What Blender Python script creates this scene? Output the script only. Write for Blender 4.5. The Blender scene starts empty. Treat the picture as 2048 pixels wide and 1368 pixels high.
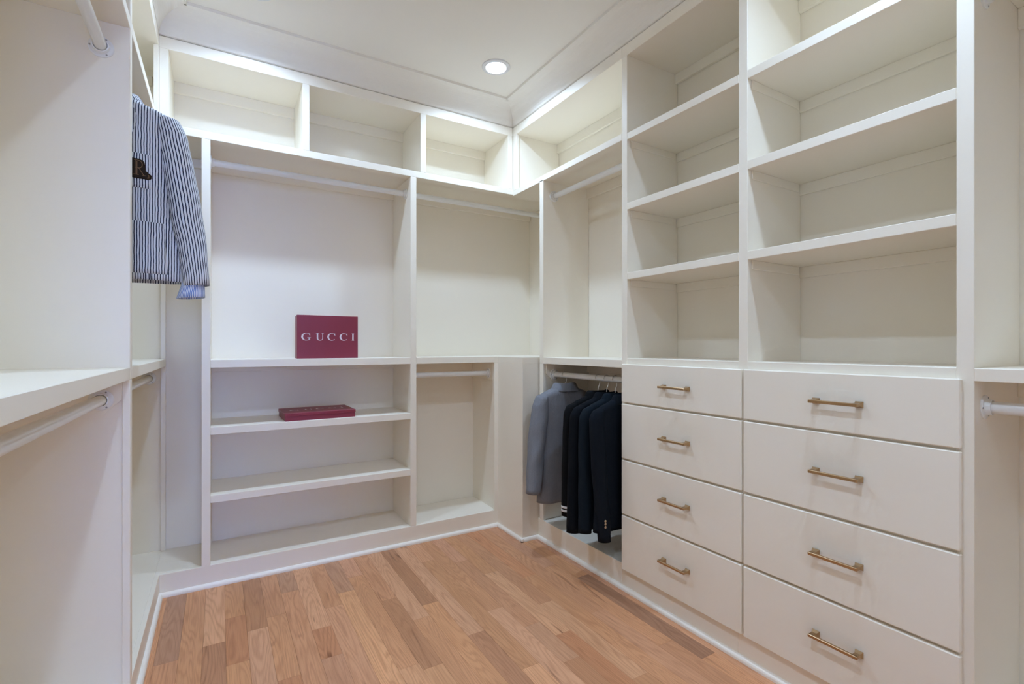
import bpy, bmesh, math, random
from mathutils import Vector

random.seed(7)
scene = bpy.context.scene
COL = scene.collection
PI = math.pi

# ------------------------------------------------------------------ camera
cam_data = bpy.data.cameras.new("camera")
cam_data.sensor_width = 36.0
cam_data.lens = 983.0 / 2048.0 * 36.0
cam_data.shift_y = (692.5 - 684.0) / 2048.0
cam_data.clip_start = 0.02
cam = bpy.data.objects.new("camera", cam_data)
cam.location = (0.0, 0.0, 1.2)
cam.rotation_euler = (PI / 2, 0.0, -math.atan2(584.0, 983.0))
COL.objects.link(cam)
scene.camera = cam

# ------------------------------------------------------------------ world, light levels, exposure
LED_COLOR = (0.545, 0.735, 1.0)
LED_STRENGTH = 275.0
LED_SPOTS = [(1.372, 2.49), (0.14, 2.49), (0.14, 0.6), (1.372, 0.6), (0.14, -0.75)]  # last spot is an added fill light, unseen behind the camera
world = bpy.data.worlds.new("daylight")
scene.world = world
world.use_nodes = True
bgn = world.node_tree.nodes["Background"]
bgn.inputs["Color"].default_value = (0.62, 0.74, 1.0, 1.0)
bgn.inputs["Strength"].default_value = 0.5
scene.view_settings.view_transform = 'Standard'
scene.view_settings.look = 'None'
scene.view_settings.exposure = 1.0
scene.view_settings.gamma = 1.0
scene.view_settings.use_curve_mapping = False
scene.cycles.use_denoising = True
scene.cycles.use_adaptive_sampling = True
scene.cycles.adaptive_threshold = 0.05
scene.cycles.adaptive_min_samples = 24
scene.cycles.max_bounces = 9
scene.cycles.diffuse_bounces = 8
scene.cycles.glossy_bounces = 2
scene.cycles.caustics_reflective = False
scene.cycles.caustics_refractive = False
scene.cycles.sample_clamp_indirect = 8.0

# added unseen daylight behind the doorway, for a cool tint on the left
cool_fill = bpy.data.lights.new("added_daylight", 'AREA')
cool_fill.shape = 'RECTANGLE'
cool_fill.size, cool_fill.size_y = 0.7, 1.4
cool_fill.energy = 72.0
cool_fill.color = (0.18, 0.34, 1.0)
cool_fill_obj = bpy.data.objects.new("added_daylight", cool_fill)
cool_fill_obj.location = (-0.05, -4.2, 1.45)
cool_fill_obj.rotation_euler = (PI / 2, 0, PI)
COL.objects.link(cool_fill_obj)

# ------------------------------------------------------------------ materials
def new_mat(name):
    m = bpy.data.materials.new(name)
    m.use_nodes = True
    nt = m.node_tree
    b = nt.nodes["Principled BSDF"]
    return m, nt, b

def N(nt, t, **kw):
    n = nt.nodes.new(t)
    for k, v in kw.items():
        setattr(n, k, v)
    return n

def paint(name, col, rough, bump=0.02, scale=220.0, spec=0.5):
    m, nt, b = new_mat(name)
    tc = N(nt, "ShaderNodeTexCoord")
    n2 = N(nt, "ShaderNodeTexNoise")
    n2.inputs["Scale"].default_value = 3.0
    n2.inputs["Detail"].default_value = 1.0
    nt.links.new(tc.outputs["Object"], n2.inputs["Vector"])
    mx = N(nt, "ShaderNodeMixRGB")
    mx.inputs[1].default_value = (*[c * 0.985 for c in col], 1)
    mx.inputs[2].default_value = (*col, 1)
    nt.links.new(n2.outputs["Fac"], mx.inputs[0])
    nt.links.new(mx.outputs[0], b.inputs["Base Color"])
    b.inputs["Roughness"].default_value = rough
    b.inputs["Specular IOR Level"].default_value = spec
    return m

M_CAB = paint("cabinet_paint", (0.89, 0.832, 0.725), 0.42)
M_TRIM = paint("trim_paint", (0.90, 0.85, 0.77), 0.35)
M_WALL = paint("wall_paint", (0.89, 0.832, 0.725), 0.6, 0.05)
M_CEIL = paint("ceiling_paint", (0.85, 0.815, 0.755), 0.8, 0.04)
M_ROD = paint("rod_enamel", (0.82, 0.82, 0.81), 0.28, 0.0)
M_RING = paint("lamp_trim_enamel", (0.74, 0.74, 0.76), 0.35, 0.0)

def metal(name, col, rough):
    m, nt, b = new_mat(name)
    b.inputs["Base Color"].default_value = (*col, 1)
    b.inputs["Metallic"].default_value = 1.0
    b.inputs["Roughness"].default_value = rough
    tc = N(nt, "ShaderNodeTexCoord")
    no = N(nt, "ShaderNodeTexNoise")
    no.inputs["Scale"].default_value = 400.0
    nt.links.new(tc.outputs["Object"], no.inputs["Vector"])
    mr = N(nt, "ShaderNodeMapRange")
    mr.inputs["To Min"].default_value = rough - 0.06
    mr.inputs["To Max"].default_value = rough + 0.06
    nt.links.new(no.outputs["Fac"], mr.inputs["Value"])
    nt.links.new(mr.outputs["Result"], b.inputs["Roughness"])
    return m

M_BRASS = metal("champagne_bronze", (0.50, 0.34, 0.19), 0.33)
M_CHROME = metal("hanger_wire", (0.85, 0.83, 0.80), 0.35)
M_GOLDBTN = metal("gold_button", (0.70, 0.56, 0.40), 0.3)
M_SCREW = metal("screw_head", (0.35, 0.34, 0.33), 0.4)

def plain(name, col, rough, spec=0.5):
    m, nt, b = new_mat(name)
    b.inputs["Base Color"].default_value = (*col, 1)
    b.inputs["Roughness"].default_value = rough
    b.inputs["Specular IOR Level"].default_value = spec
    return m

M_BLACKPL = plain("black_plastic", (0.012, 0.012, 0.013), 0.4)
M_CLEAR = plain("clear_plastic", (0.55, 0.55, 0.55), 0.15)
M_LETTER = plain("pale_letter_foil", (0.78, 0.70, 0.74), 0.4)
M_WHITEKNIT = plain("white_knit", (0.75, 0.75, 0.74), 0.9, 0.1)
M_DARKBTN = plain("dark_button", (0.02, 0.02, 0.025), 0.3)

def emis(name, col, s):
    m, nt, b = new_mat(name)
    nt.nodes.remove(b)
    e = N(nt, "ShaderNodeEmission")
    e.inputs["Color"].default_value = (*col, 1)
    e.inputs["Strength"].default_value = s
    nt.links.new(e.outputs[0], nt.nodes["Material Output"].inputs["Surface"])
    return m

M_LENS = emis("led_lens", LED_COLOR, 8.0)
M_LENS.cycles.emission_sampling = 'NONE'

def box_card(name, col):
    m, nt, b = new_mat(name)
    tc = N(nt, "ShaderNodeTexCoord")
    no = N(nt, "ShaderNodeTexNoise")
    no.inputs["Scale"].default_value = 900.0
    nt.links.new(tc.outputs["Object"], no.inputs["Vector"])
    bp = N(nt, "ShaderNodeBump")
    bp.inputs["Strength"].default_value = 0.12
    bp.inputs["Distance"].default_value = 0.001
    nt.links.new(no.outputs["Fac"], bp.inputs["Height"])
    nt.links.new(bp.outputs["Normal"], b.inputs["Normal"])
    b.inputs["Base Color"].default_value = (*col, 1)
    b.inputs["Roughness"].default_value = 0.42
    return m

M_BURG = box_card("burgundy_card", (0.235, 0.022, 0.046))

def fabric(name, col, col2, scale=700.0, bump=0.35, wrinkle=0.5, sheen=0.0):
    m, nt, b = new_mat(name)
    tc = N(nt, "ShaderNodeTexCoord")
    mp = N(nt, "ShaderNodeMapping")
    mp.inputs["Scale"].default_value = (1.0, 1.0, 0.25)
    nt.links.new(tc.outputs["Object"], mp.inputs["Vector"])
    no = N(nt, "ShaderNodeTexNoise")
    no.inputs["Scale"].default_value = scale
    no.inputs["Detail"].default_value = 3.0
    nt.links.new(mp.outputs[0], no.inputs["Vector"])
    mx = N(nt, "ShaderNodeMixRGB")
    mx.inputs[1].default_value = (*col, 1)
    mx.inputs[2].default_value = (*col2, 1)
    nt.links.new(no.outputs["Fac"], mx.inputs[0])
    nt.links.new(mx.outputs[0], b.inputs["Base Color"])
    mp2 = N(nt, "ShaderNodeMapping")
    mp2.inputs["Scale"].default_value = (1.0, 1.0, 0.45)
    nt.links.new(tc.outputs["Object"], mp2.inputs["Vector"])
    n2 = N(nt, "ShaderNodeTexNoise")
    n2.inputs["Scale"].default_value = 14.0
    n2.inputs["Detail"].default_value = 4.0
    nt.links.new(mp2.outputs[0], n2.inputs["Vector"])
    b2 = N(nt, "ShaderNodeBump")
    b2.inputs["Strength"].default_value = wrinkle
    b2.inputs["Distance"].default_value = 0.012
    nt.links.new(n2.outputs["Fac"], b2.inputs["Height"])
    bp = N(nt, "ShaderNodeBump")
    bp.inputs["Strength"].default_value = bump
    bp.inputs["Distance"].default_value = 0.0006
    nt.links.new(no.outputs["Fac"], bp.inputs["Height"])
    nt.links.new(b2.outputs[0], bp.inputs["Normal"])
    nt.links.new(bp.outputs[0], b.inputs["Normal"])
    b.inputs["Roughness"].default_value = 0.85
    b.inputs["Specular IOR Level"].default_value = 0.15
    b.inputs["Sheen Weight"].default_value = sheen
    return m

M_GREY = fabric("grey_wool", (0.155, 0.162, 0.188), (0.25, 0.256, 0.285), wrinkle=1.0, sheen=0.05)
M_BLACKW = fabric("black_wool", (0.0025, 0.0028, 0.0035), (0.006, 0.0065, 0.008))
M_NAVY1 = fabric("deep_navy_wool", (0.0022, 0.0032, 0.0055), (0.005, 0.007, 0.011))
M_NAVY2 = fabric("blue_navy_wool", (0.004, 0.008, 0.013), (0.008, 0.014, 0.022))
M_NAVY3 = fabric("dark_navy_wool", (0.0032, 0.0055, 0.0095), (0.0065, 0.0100, 0.0165))

def stripes(name, base, ink, pitch, width, pucker=0.5):
    m, nt, b = new_mat(name)
    uv = N(nt, "ShaderNodeUVMap")
    tc = N(nt, "ShaderNodeTexCoord")
    sp = N(nt, "ShaderNodeSeparateXYZ")
    nt.links.new(uv.outputs[0], sp.inputs[0])
    nz = N(nt, "ShaderNodeTexNoise")
    nz.inputs["Scale"].default_value = 30.0
    nt.links.new(tc.outputs["Object"], nz.inputs["Vector"])
    wob = N(nt, "ShaderNodeMath", operation='MULTIPLY_ADD')
    wob.inputs[1].default_value = 0.0035
    nt.links.new(nz.outputs["Fac"], wob.inputs[0])
    nt.links.new(sp.outputs[0], wob.inputs[2])
    dv = N(nt, "ShaderNodeMath", operation='DIVIDE')
    dv.inputs[1].default_value = pitch
    nt.links.new(wob.outputs[0], dv.inputs[0])
    fr = N(nt, "ShaderNodeMath", operation='FRACT')
    nt.links.new(dv.outputs[0], fr.inputs[0])
    lt = N(nt, "ShaderNodeMath", operation='LESS_THAN')
    lt.inputs[1].default_value = width
    nt.links.new(fr.outputs[0], lt.inputs[0])
    mx = N(nt, "ShaderNodeMixRGB")
    mx.inputs[1].default_value = (*base, 1)
    mx.inputs[2].default_value = (*ink, 1)
    nt.links.new(lt.outputs[0], mx.inputs[0])
    nt.links.new(mx.outputs[0], b.inputs["Base Color"])
    mp = N(nt, "ShaderNodeMapping")
    mp.inputs["Scale"].default_value = (1.0, 1.0, 1.3)
    nt.links.new(tc.outputs["Object"], mp.inputs["Vector"])
    n2 = N(nt, "ShaderNodeTexNoise")
    n2.inputs["Scale"].default_value = 95.0
    nt.links.new(mp.outputs[0], n2.inputs["Vector"])
    bp = N(nt, "ShaderNodeBump")
    bp.inputs["Strength"].default_value = pucker
    bp.inputs["Distance"].default_value = 0.003
    nt.links.new(n2.outputs["Fac"], bp.inputs["Height"])
    nt.links.new(bp.outputs[0], b.inputs["Normal"])
    b.inputs["Roughness"].default_value = 0.85
    b.inputs["Specular IOR Level"].default_value = 0.15
    return m

M_STRIPE = stripes("seersucker", (0.66, 0.67, 0.71), (0.012, 0.015, 0.045), 0.0078, 0.35)
M_SHIRT = stripes("blue_shirting", (0.70, 0.75, 0.85), (0.10, 0.19, 0.50), 0.0046, 0.45, 0.2)
M_PATCH = fabric("brown_felt", (0.018, 0.011, 0.008), (0.035, 0.022, 0.015), 900, 0.4, 0.1)
M_TAN = plain("tan_embroidery", (0.17, 0.095, 0.045), 0.7, 0.2)

def wood():
    m, nt, b = new_mat("oak_plank")
    tc = N(nt, "ShaderNodeTexCoord")
    oi = N(nt, "ShaderNodeObjectInfo")
    ml = N(nt, "ShaderNodeMath", operation='MULTIPLY')
    ml.inputs[1].default_value = 173.0
    nt.links.new(oi.outputs["Random"], ml.inputs[0])
    cb = N(nt, "ShaderNodeCombineXYZ")
    nt.links.new(ml.outputs[0], cb.inputs[0])
    nt.links.new(ml.outputs[0], cb.inputs[2])
    ad = N(nt, "ShaderNodeVectorMath", operation='ADD')
    nt.links.new(tc.outputs["Object"], ad.inputs[0])
    nt.links.new(cb.outputs[0], ad.inputs[1])
    # cathedral figure: contour lines of a long, slow noise
    mp = N(nt, "ShaderNodeMapping")
    mp.inputs["Scale"].default_value = (13.0, 1.15, 1.0)
    nt.links.new(ad.outputs[0], mp.inputs["Vector"])
    n1 = N(nt, "ShaderNodeTexNoise")
    n1.inputs["Scale"].default_value = 1.0
    n1.inputs["Detail"].default_value = 1.5
    n1.inputs["Distortion"].default_value = 0.35
    nt.links.new(mp.outputs[0], n1.inputs["Vector"])
    mf = N(nt, "ShaderNodeMath", operation='MULTIPLY')
    mf.inputs[1].default_value = 115.0
    nt.links.new(n1.outputs["Fac"], mf.inputs[0])
    sn = N(nt, "ShaderNodeMath", operation='SINE')
    nt.links.new(mf.outputs[0], sn.inputs[0])
    mr = N(nt, "ShaderNodeMapRange")
    mr.inputs["From Min"].default_value = -1.0
    mr.inputs["From Max"].default_value = 1.0
    nt.links.new(sn.outputs[0], mr.inputs["Value"])
    pw = N(nt, "ShaderNodeMath", operation='POWER')
    pw.inputs[1].default_value = 2.2
    nt.links.new(mr.outputs[0], pw.inputs[0])
    # strength of figure differs by plank and area
    mp3 = N(nt, "ShaderNodeMapping")
    mp3.inputs["Scale"].default_value = (5.0, 1.2, 1.0)
    nt.links.new(ad.outputs[0], mp3.inputs["Vector"])
    n3 = N(nt, "ShaderNodeTexNoise")
    n3.inputs["Scale"].default_value = 1.3
    n3.inputs["Detail"].default_value = 3.0
    nt.links.new(mp3.outputs[0], n3.inputs["Vector"])
    # pores
    mp2 = N(nt, "ShaderNodeMapping")
    mp2.inputs["Scale"].default_value = (260.0, 9.0, 1.0)
    nt.links.new(ad.outputs[0], mp2.inputs["Vector"])
    n2 = N(nt, "ShaderNodeTexNoise")
    n2.inputs["Scale"].default_value = 1.0
    n2.inputs["Detail"].default_value = 3.0
    nt.links.new(mp2.outputs[0], n2.inputs["Vector"])
    # dark streaks and knots
    mp4 = N(nt, "ShaderNodeMapping")
    mp4.inputs["Scale"].default_value = (20.0, 2.6, 1.0)
    nt.links.new(ad.outputs[0], mp4.inputs["Vector"])
    n4 = N(nt, "ShaderNodeTexNoise")
    n4.inputs["Scale"].default_value = 1.0
    n4.inputs["Detail"].default_value = 2.0
    n4.inputs["Distortion"].default_value = 0.8
    nt.links.new(mp4.outputs[0], n4.inputs["Vector"])
    kn = N(nt, "ShaderNodeMapRange")
    kn.inputs["From Min"].default_value = 0.66
    kn.inputs["From Max"].default_value = 0.76
    nt.links.new(n4.outputs["Fac"], kn.inputs["Value"])
    # colour
    light = N(nt, "ShaderNodeMixRGB", blend_type='MULTIPLY')
    light.inputs[0].default_value = 1.0
    nt.links.new(oi.outputs["Color"], light.inputs[1])
    ramp = N(nt, "ShaderNodeMixRGB")
    ramp.inputs[1].default_value = (0.78, 0.76, 0.75, 1)
    ramp.inputs[2].default_value = (1.16, 1.16, 1.16, 1)
    nt.links.new(n3.outputs["Fac"], ramp.inputs[0])
    nt.links.new(ramp.outputs[0], light.inputs[2])
    fs = N(nt, "ShaderNodeMath", operation='MULTIPLY')
    fs.inputs[1].default_value = 0.65
    nt.links.new(pw.outputs[0], fs.inputs[0])
    fs2 = N(nt, "ShaderNodeMath", operation='MULTIPLY')
    nt.links.new(fs.outputs[0], fs2.inputs[0])
    nt.links.new(n3.outputs["Fac"], fs2.inputs[1])
    dark = N(nt, "ShaderNodeMixRGB", blend_type='MULTIPLY')
    dark.inputs[2].default_value = (0.58, 0.46, 0.36, 1)
    nt.links.new(fs2.outputs[0], dark.inputs[0])
    nt.links.new(light.outputs[0], dark.inputs[1])
    pr = N(nt, "ShaderNodeMapRange")
    pr.inputs["From Min"].default_value = 0.45
    pr.inputs["From Max"].default_value = 0.75
    pr.inputs["To Max"].default_value = 0.45
    nt.links.new(n2.outputs["Fac"], pr.inputs["Value"])
    por = N(nt, "ShaderNodeMixRGB", blend_type='MULTIPLY')
    por.inputs[2].default_value = (0.62, 0.52, 0.44, 1)
    nt.links.new(pr.outputs[0], por.inputs[0])
    nt.links.new(dark.outputs[0], por.inputs[1])
    kx = N(nt, "ShaderNodeMixRGB", blend_type='MULTIPLY')
    kx.inputs[2].default_value = (0.42, 0.33, 0.27, 1)
    km = N(nt, "ShaderNodeMath", operation='MULTIPLY')
    km.inputs[1].default_value = 0.8
    nt.links.new(kn.outputs[0], km.inputs[0])
    nt.links.new(km.outputs[0], kx.inputs[0])
    nt.links.new(por.outputs[0], kx.inputs[1])
    nt.links.new(kx.outputs[0], b.inputs["Base Color"])
    b.inputs["Roughness"].default_value = 0.42
    b.inputs["Specular IOR Level"].default_value = 0.4
    bp = N(nt, "ShaderNodeBump")
    bp.inputs["Strength"].default_value = 0.08
    bp.inputs["Distance"].default_value = 0.001
    nt.links.new(n2.outputs["Fac"], bp.inputs["Height"])
    nt.links.new(bp.outputs[0], b.inputs["Normal"])
    return m

M_OAK = wood()

# ------------------------------------------------------------------ helpers
def tag(o, label=None, cat=None, group=None, kind=None):
    if label: o["label"] = label
    if cat: o["category"] = cat
    if group: o["group"] = group
    if kind: o["kind"] = kind
    return o

def wpos(o):
    p = Vector((0, 0, 0))
    while o is not None:
        p += Vector(o.location)
        o = o.parent
    return p

def empty(name, loc, label, cat, group=None, rz=0.0):
    o = bpy.data.objects.new(name, None)
    o.empty_display_size = 0.1
    o.location = loc
    o.rotation_euler = (0, 0, rz)
    COL.objects.link(o)
    return tag(o, label, cat, group)

def link(name, me, mat, parent=None, loc=(0, 0, 0), smooth=False):
    o = bpy.data.objects.new(name, me)
    if mat is not None and len(me.materials) == 0:
        me.materials.append(mat)
    if smooth:
        me.polygons.foreach_set("use_smooth", [True] * len(me.polygons))
    o.parent = parent
    o.location = loc
    COL.objects.link(o)
    return o

def mesh(name, verts, faces, uvs=None):
    me = bpy.data.meshes.new(name)
    me.from_pydata([tuple(v) for v in verts], [], faces)
    if uvs is not None:
        lay = me.uv_layers.new(name="UVMap")
        for li, l in enumerate(me.loops):
            lay.data[li].uv = uvs[l.vertex_index] if isinstance(uvs, list) else uvs(li)
    me.update()
    return me

def bm_box(bm, x0, x1, y0, y1, z0, z1, bev=0.0015):
    b2 = bmesh.new()
    vs = [b2.verts.new((x, y, z)) for x in (x0, x1) for y in (y0, y1) for z in (z0, z1)]
    for f in ((0, 1, 3, 2), (4, 6, 7, 5), (0, 4, 5, 1), (2, 3, 7, 6), (0, 2, 6, 4), (1, 5, 7, 3)):
        b2.faces.new([vs[i] for i in f])
    if bev:
        bmesh.ops.bevel(b2, geom=b2.edges[:], offset=bev, segments=1, affect='EDGES')
    bmesh.ops.recalc_face_normals(b2, faces=b2.faces[:])
    tmp = bpy.data.meshes.new("tmp")
    b2.to_mesh(tmp)
    b2.free()
    bm.from_mesh(tmp)
    bpy.data.meshes.remove(tmp)

def box(name, x0, x1, y0, y1, z0, z1, mat, parent=None, bev=0.0015, origin=None):
    """box in world coordinates, as one object under parent"""
    base = wpos(parent)
    c = Vector(((x0 + x1) / 2, (y0 + y1) / 2, z0)) if origin is None else Vector(origin)
    bm = bmesh.new()
    bm_box(bm, x0 - c.x, x1 - c.x, y0 - c.y, y1 - c.y, z0 - c.z, z1 - c.z, bev)
    me = bpy.data.meshes.new(name)
    bm.to_mesh(me)
    bm.free()
    return link(name, me, mat, parent, c - base)

def prism_verts(poly, ax, a0, a1):
    """poly: list of 2-D points; ax: extrusion axis"""
    v = []
    for a in (a0, a1):
        for (p, q) in poly:
            v.append({'x': (a, p, q), 'y': (p, a, q), 'z': (p, q, a)}[ax])
    n = len(poly)
    f = [list(range(n))[::-1], list(range(n, 2 * n))]
    for i in range(n):
        j = (i + 1) % n
        f.append([i, j, n + j, n + i])
    return v, f

def prism(name, poly, ax, a0, a1, mat, parent=None, smooth=False):
    base = wpos(parent)
    v, f = prism_verts(poly, ax, a0, a1)
    c = Vector((sum(p[0] for p in v) / len(v), sum(p[1] for p in v) / len(v), min(p[2] for p in v)))
    me = mesh(name, [Vector(p) - c for p in v], f)
    bm = bmesh.new()
    bm.from_mesh(me)
    bmesh.ops.recalc_face_normals(bm, faces=bm.faces[:])
    bm.to_mesh(me)
    bm.free()
    return link(name, me, mat, parent, c - base, smooth)

def tube_data(path, rads, seg=16, cap=True, closed=False):
    """swept tube along path (list of Vectors)"""
    verts, faces = [], []
    n = len(path)
    up = None
    for i in range(n):
        t = (path[min(i + 1, n - 1)] - path[max(i - 1, 0)]).normalized()
        if up is None:
            up = Vector((0, 0, 1)) if abs(t.z) < 0.9 else Vector((1, 0, 0))
        u = (up - t * up.dot(t)).normalized()
        w = t.cross(u)
        up = u
        r = rads[i] if isinstance(rads, (list, tuple)) else rads
        for k in range(seg):
            a = 2 * PI * k / seg
            verts.append(path[i] + (u * math.cos(a) + w * math.sin(a)) * r)
    for i in range(n - 1):
        for k in range(seg):
            k2 = (k + 1) % seg
            faces.append([i * seg + k, i * seg + k2, (i + 1) * seg + k2, (i + 1) * seg + k])
    if cap:
        faces.append(list(range(seg))[::-1])
        faces.append([(n - 1) * seg + k for k in range(seg)])
    return verts, faces

def tube(name, path, rads, mat, parent=None, seg=16, world=True):
    base = wpos(parent) if world else Vector((0, 0, 0))
    c = Vector(path[0])
    v, f = tube_data([Vector(p) - c for p in path], rads, seg)
    return link(name, mesh(name, v, f), mat, parent, c - base, True)

def lathe(name, prof, axis, at, mat, parent=None, seg=32, caps=True):
    """prof: list of (r, h); axis: unit vector of h"""
    ax = Vector(axis)
    u = Vector((0, 0, 1)) if abs(ax.z) < 0.9 else Vector((1, 0, 0))
    w = ax.cross(u)
    v, f = [], []
    for (r, h) in prof:
        for k in range(seg):
            a = 2 * PI * k / seg
            v.append(ax * h + (u * math.cos(a) + w * math.sin(a)) * r)
    for i in range(len(prof) - 1):
        for k in range(seg):
            k2 = (k + 1) % seg
            f.append([i * seg + k, i * seg + k2, (i + 1) * seg + k2, (i + 1) * seg + k])
    if caps and prof[0][0] > 1e-6: f.append(list(range(seg))[::-1])
    if caps and prof[-1][0] > 1e-6: f.append([(len(prof) - 1) * seg + k for k in range(seg)])
    me = mesh(name, v, f)
    bm = bmesh.new()
    bm.from_mesh(me)
    bmesh.ops.remove_doubles(bm, verts=bm.verts[:], dist=1e-6)
    bmesh.ops.recalc_face_normals(bm, faces=bm.faces[:])
    bm.to_mesh(me)
    bm.free()
    return link(name, me, mat, parent, Vector(at) - wpos(parent), False)

# ------------------------------------------------------------------ dimensions
XL, XR, YB = -0.25, 1.715, 2.875          # cabinet front planes
WL, WR, WB, WF = -0.61, 2.075, 3.225, -1.3  # room walls
ZC = 2.815                                # ceiling
ZT = 2.69                                 # foot of the crown moulding
Z_US0, Z_US1 = 2.23, 2.268                # upper shelf
Z_MS0, Z_MS1 = 1.092, 1.132               # middle shelf
Z_TR0, Z_TR1 = 2.628, 2.6845              # top rail
BASE = 0.108

# ------------------------------------------------------------------ room shell
def structure(o, label, cat):
    return tag(o, label, cat, kind="structure")

structure(box("wall_back", WL - 0.1, WR + 0.1, WB, WB + 0.1, 0, 2.9, M_WALL, bev=0), "cream painted back wall of the closet", "wall")
structure(box("wall_left", WL - 0.1, WL, WF, WB, 0, 2.9, M_WALL, bev=0), "cream painted left wall behind the hanging bays", "wall")
structure(box("wall_right", WR, WR + 0.1, WF, WB, 0, 2.9, M_WALL, bev=0), "cream painted right wall behind the shelves", "wall")
# rear wall; its unseen doorway is placed to aim the added daylight left
bm = bmesh.new()
bm_box(bm, WL - 0.1, -0.55, WF - 0.1, WF, 0, 2.9, 0)
bm_box(bm, 0.22, WR + 0.1, WF - 0.1, WF, 0, 2.9, 0)
bm_box(bm, -0.55, 0.22, WF - 0.1, WF, 2.1, 2.9, 0)
me = bpy.data.meshes.new("wall_rear")
bm.to_mesh(me)
bm.free()
structure(link("wall_rear", me, M_WALL), "cream rear wall with open doorway", "wall")

def ceiling_mesh():
    """flat ceiling sheet with a round opening for every recessed light"""
    bm = bmesh.new()
    xs = sorted({WL, WR} | {v for lx, _ in LED_SPOTS for v in (round(lx - 0.1, 4), round(lx + 0.1, 4))})
    ys = sorted({WF, WB} | {v for _, ly in LED_SPOTS for v in (round(ly - 0.1, 4), round(ly + 0.1, 4))})
    for i in range(len(xs) - 1):
        for j in range(len(ys) - 1):
            cx, cy = (xs[i] + xs[i + 1]) / 2, (ys[j] + ys[j + 1]) / 2
            hole = any(abs(cx - lx) < 0.02 and abs(cy - ly) < 0.02 for lx, ly in LED_SPOTS)
            if not hole:
                bm.faces.new([bm.verts.new(p) for p in ((xs[i], ys[j], ZC), (xs[i], ys[j + 1], ZC), (xs[i + 1], ys[j + 1], ZC), (xs[i + 1], ys[j], ZC))])
                continue
            n = 40
            ring, out = [], []
            for k in range(n):
                a = 2 * PI * (k + 0.5) / n
                c, s_ = math.cos(a), math.sin(a)
                m = max(abs(c), abs(s_))
                ring.append(bm.verts.new((cx + 0.07 * c, cy + 0.07 * s_, ZC)))
                out.append(bm.verts.new((cx + 0.1 * c / m, cy + 0.1 * s_ / m, ZC)))
            corners = {}
            for k in range(n):
                k2 = (k + 1) % n
                f = [ring[k], ring[k2], out[k2]]
                p, q = out[k].co, out[k2].co
                if abs(abs(p.x - cx) - 0.1) < 1e-5 and abs(abs(q.y - cy) - 0.1) < 1e-5 and abs(abs(q.x - cx) - 0.1) > 1e-5:
                    f.append(bm.verts.new((p.x, q.y, ZC)))
                elif abs(abs(p.y - cy) - 0.1) < 1e-5 and abs(abs(q.x - cx) - 0.1) < 1e-5 and abs(abs(q.y - cy) - 0.1) > 1e-5:
                    f.append(bm.verts.new((q.x, p.y, ZC)))
                f.append(out[k])
                bm.faces.new(f[::-1])
    bm_box(bm, WL, WR, WF, WB, ZC + 0.05, ZC + 0.12, 0)
    me = bpy.data.meshes.new("ceiling")
    bm.to_mesh(me)
    bm.free()
    return me
structure(link("ceiling", ceiling_mesh(), M_CEIL), "flat white ceiling with recessed lights", "ceiling")
# plain shell of the adjoining room behind the camera
bm = bmesh.new()
bm_box(bm, -1.7, 2.6, -4.35, -4.25, 0, 2.9, 0)
bm_box(bm, -1.8, -1.7, -4.35, WF - 0.1, 0, 2.9, 0)
bm_box(bm, 2.6, 2.7, -4.35, WF - 0.1, 0, 2.9, 0)
bm_box(bm, -1.8, 2.7, -4.35, WF - 0.1, 2.9, 3.0, 0)
bm_box(bm, -1.8, 2.7, -4.35, WF, -0.1, -0.0126, 0)
me = bpy.data.meshes.new("wall_bedroom")
bm.to_mesh(me)
bm.free()
structure(link("wall_bedroom", me, M_WALL), "plain shell of the adjoining room behind the doorway", "wall")
def cove_poly(f, s):
    """concave crown from the cabinet face f up to the ceiling; s = direction into the room"""
    d, h = 0.104, 0.117
    pts = [(f - s * 0.06, ZC), (f - s * 0.06, ZT), (f - s * 0.004, ZT), (f, ZT + 0.003)]
    for i in range(0, 13):
        a = PI / 2 * i / 12
        pts.append((f + s * (0.001 + d - d * math.cos(a)), ZT + 0.003 + (h - 0.007) * math.sin(a)))
    pts += [(f + s * (d + 0.002), ZC - 0.013), (f + s * (d + 0.011), ZC - 0.013), (f + s * (d + 0.013), ZC)]
    return pts
structure(prism("trim_1", cove_poly(YB, -1), 'x', XL - 0.06, XR + 0.06, M_CEIL), "white cove crown moulding above the back cubbies", "moulding")
structure(prism("trim_2", cove_poly(XL, 1), 'y', WF, YB + 0.06, M_CEIL), "white cove crown moulding above the left closet", "moulding")
structure(prism("trim_3", cove_poly(XR, -1), 'y', WF, YB + 0.06, M_CEIL), "white cove crown moulding above the drawer towers", "moulding")

# floor: each plank a piece of its own
floor = structure(box("floor", WL, WR, WF, WB, -0.05, -0.0125, plain("subfloor", (0.10, 0.06, 0.035), 0.9), bev=0),
                  "oak strip floor of mixed brown planks", "floor")
PITCH, OFF = 0.0785, 0.0195
TONES = {
    'm': (0.66, 0.330, 0.168), 'l': (0.72, 0.385, 0.212), 'd': (0.54, 0.265, 0.138), 'r': (0.63, 0.290, 0.145),
    'g': (0.53, 0.285, 0.168), 'y': (0.73, 0.380, 0.198), 'p': (0.69, 0.355, 0.200), 'k': (0.41, 0.210, 0.118),
}
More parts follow.
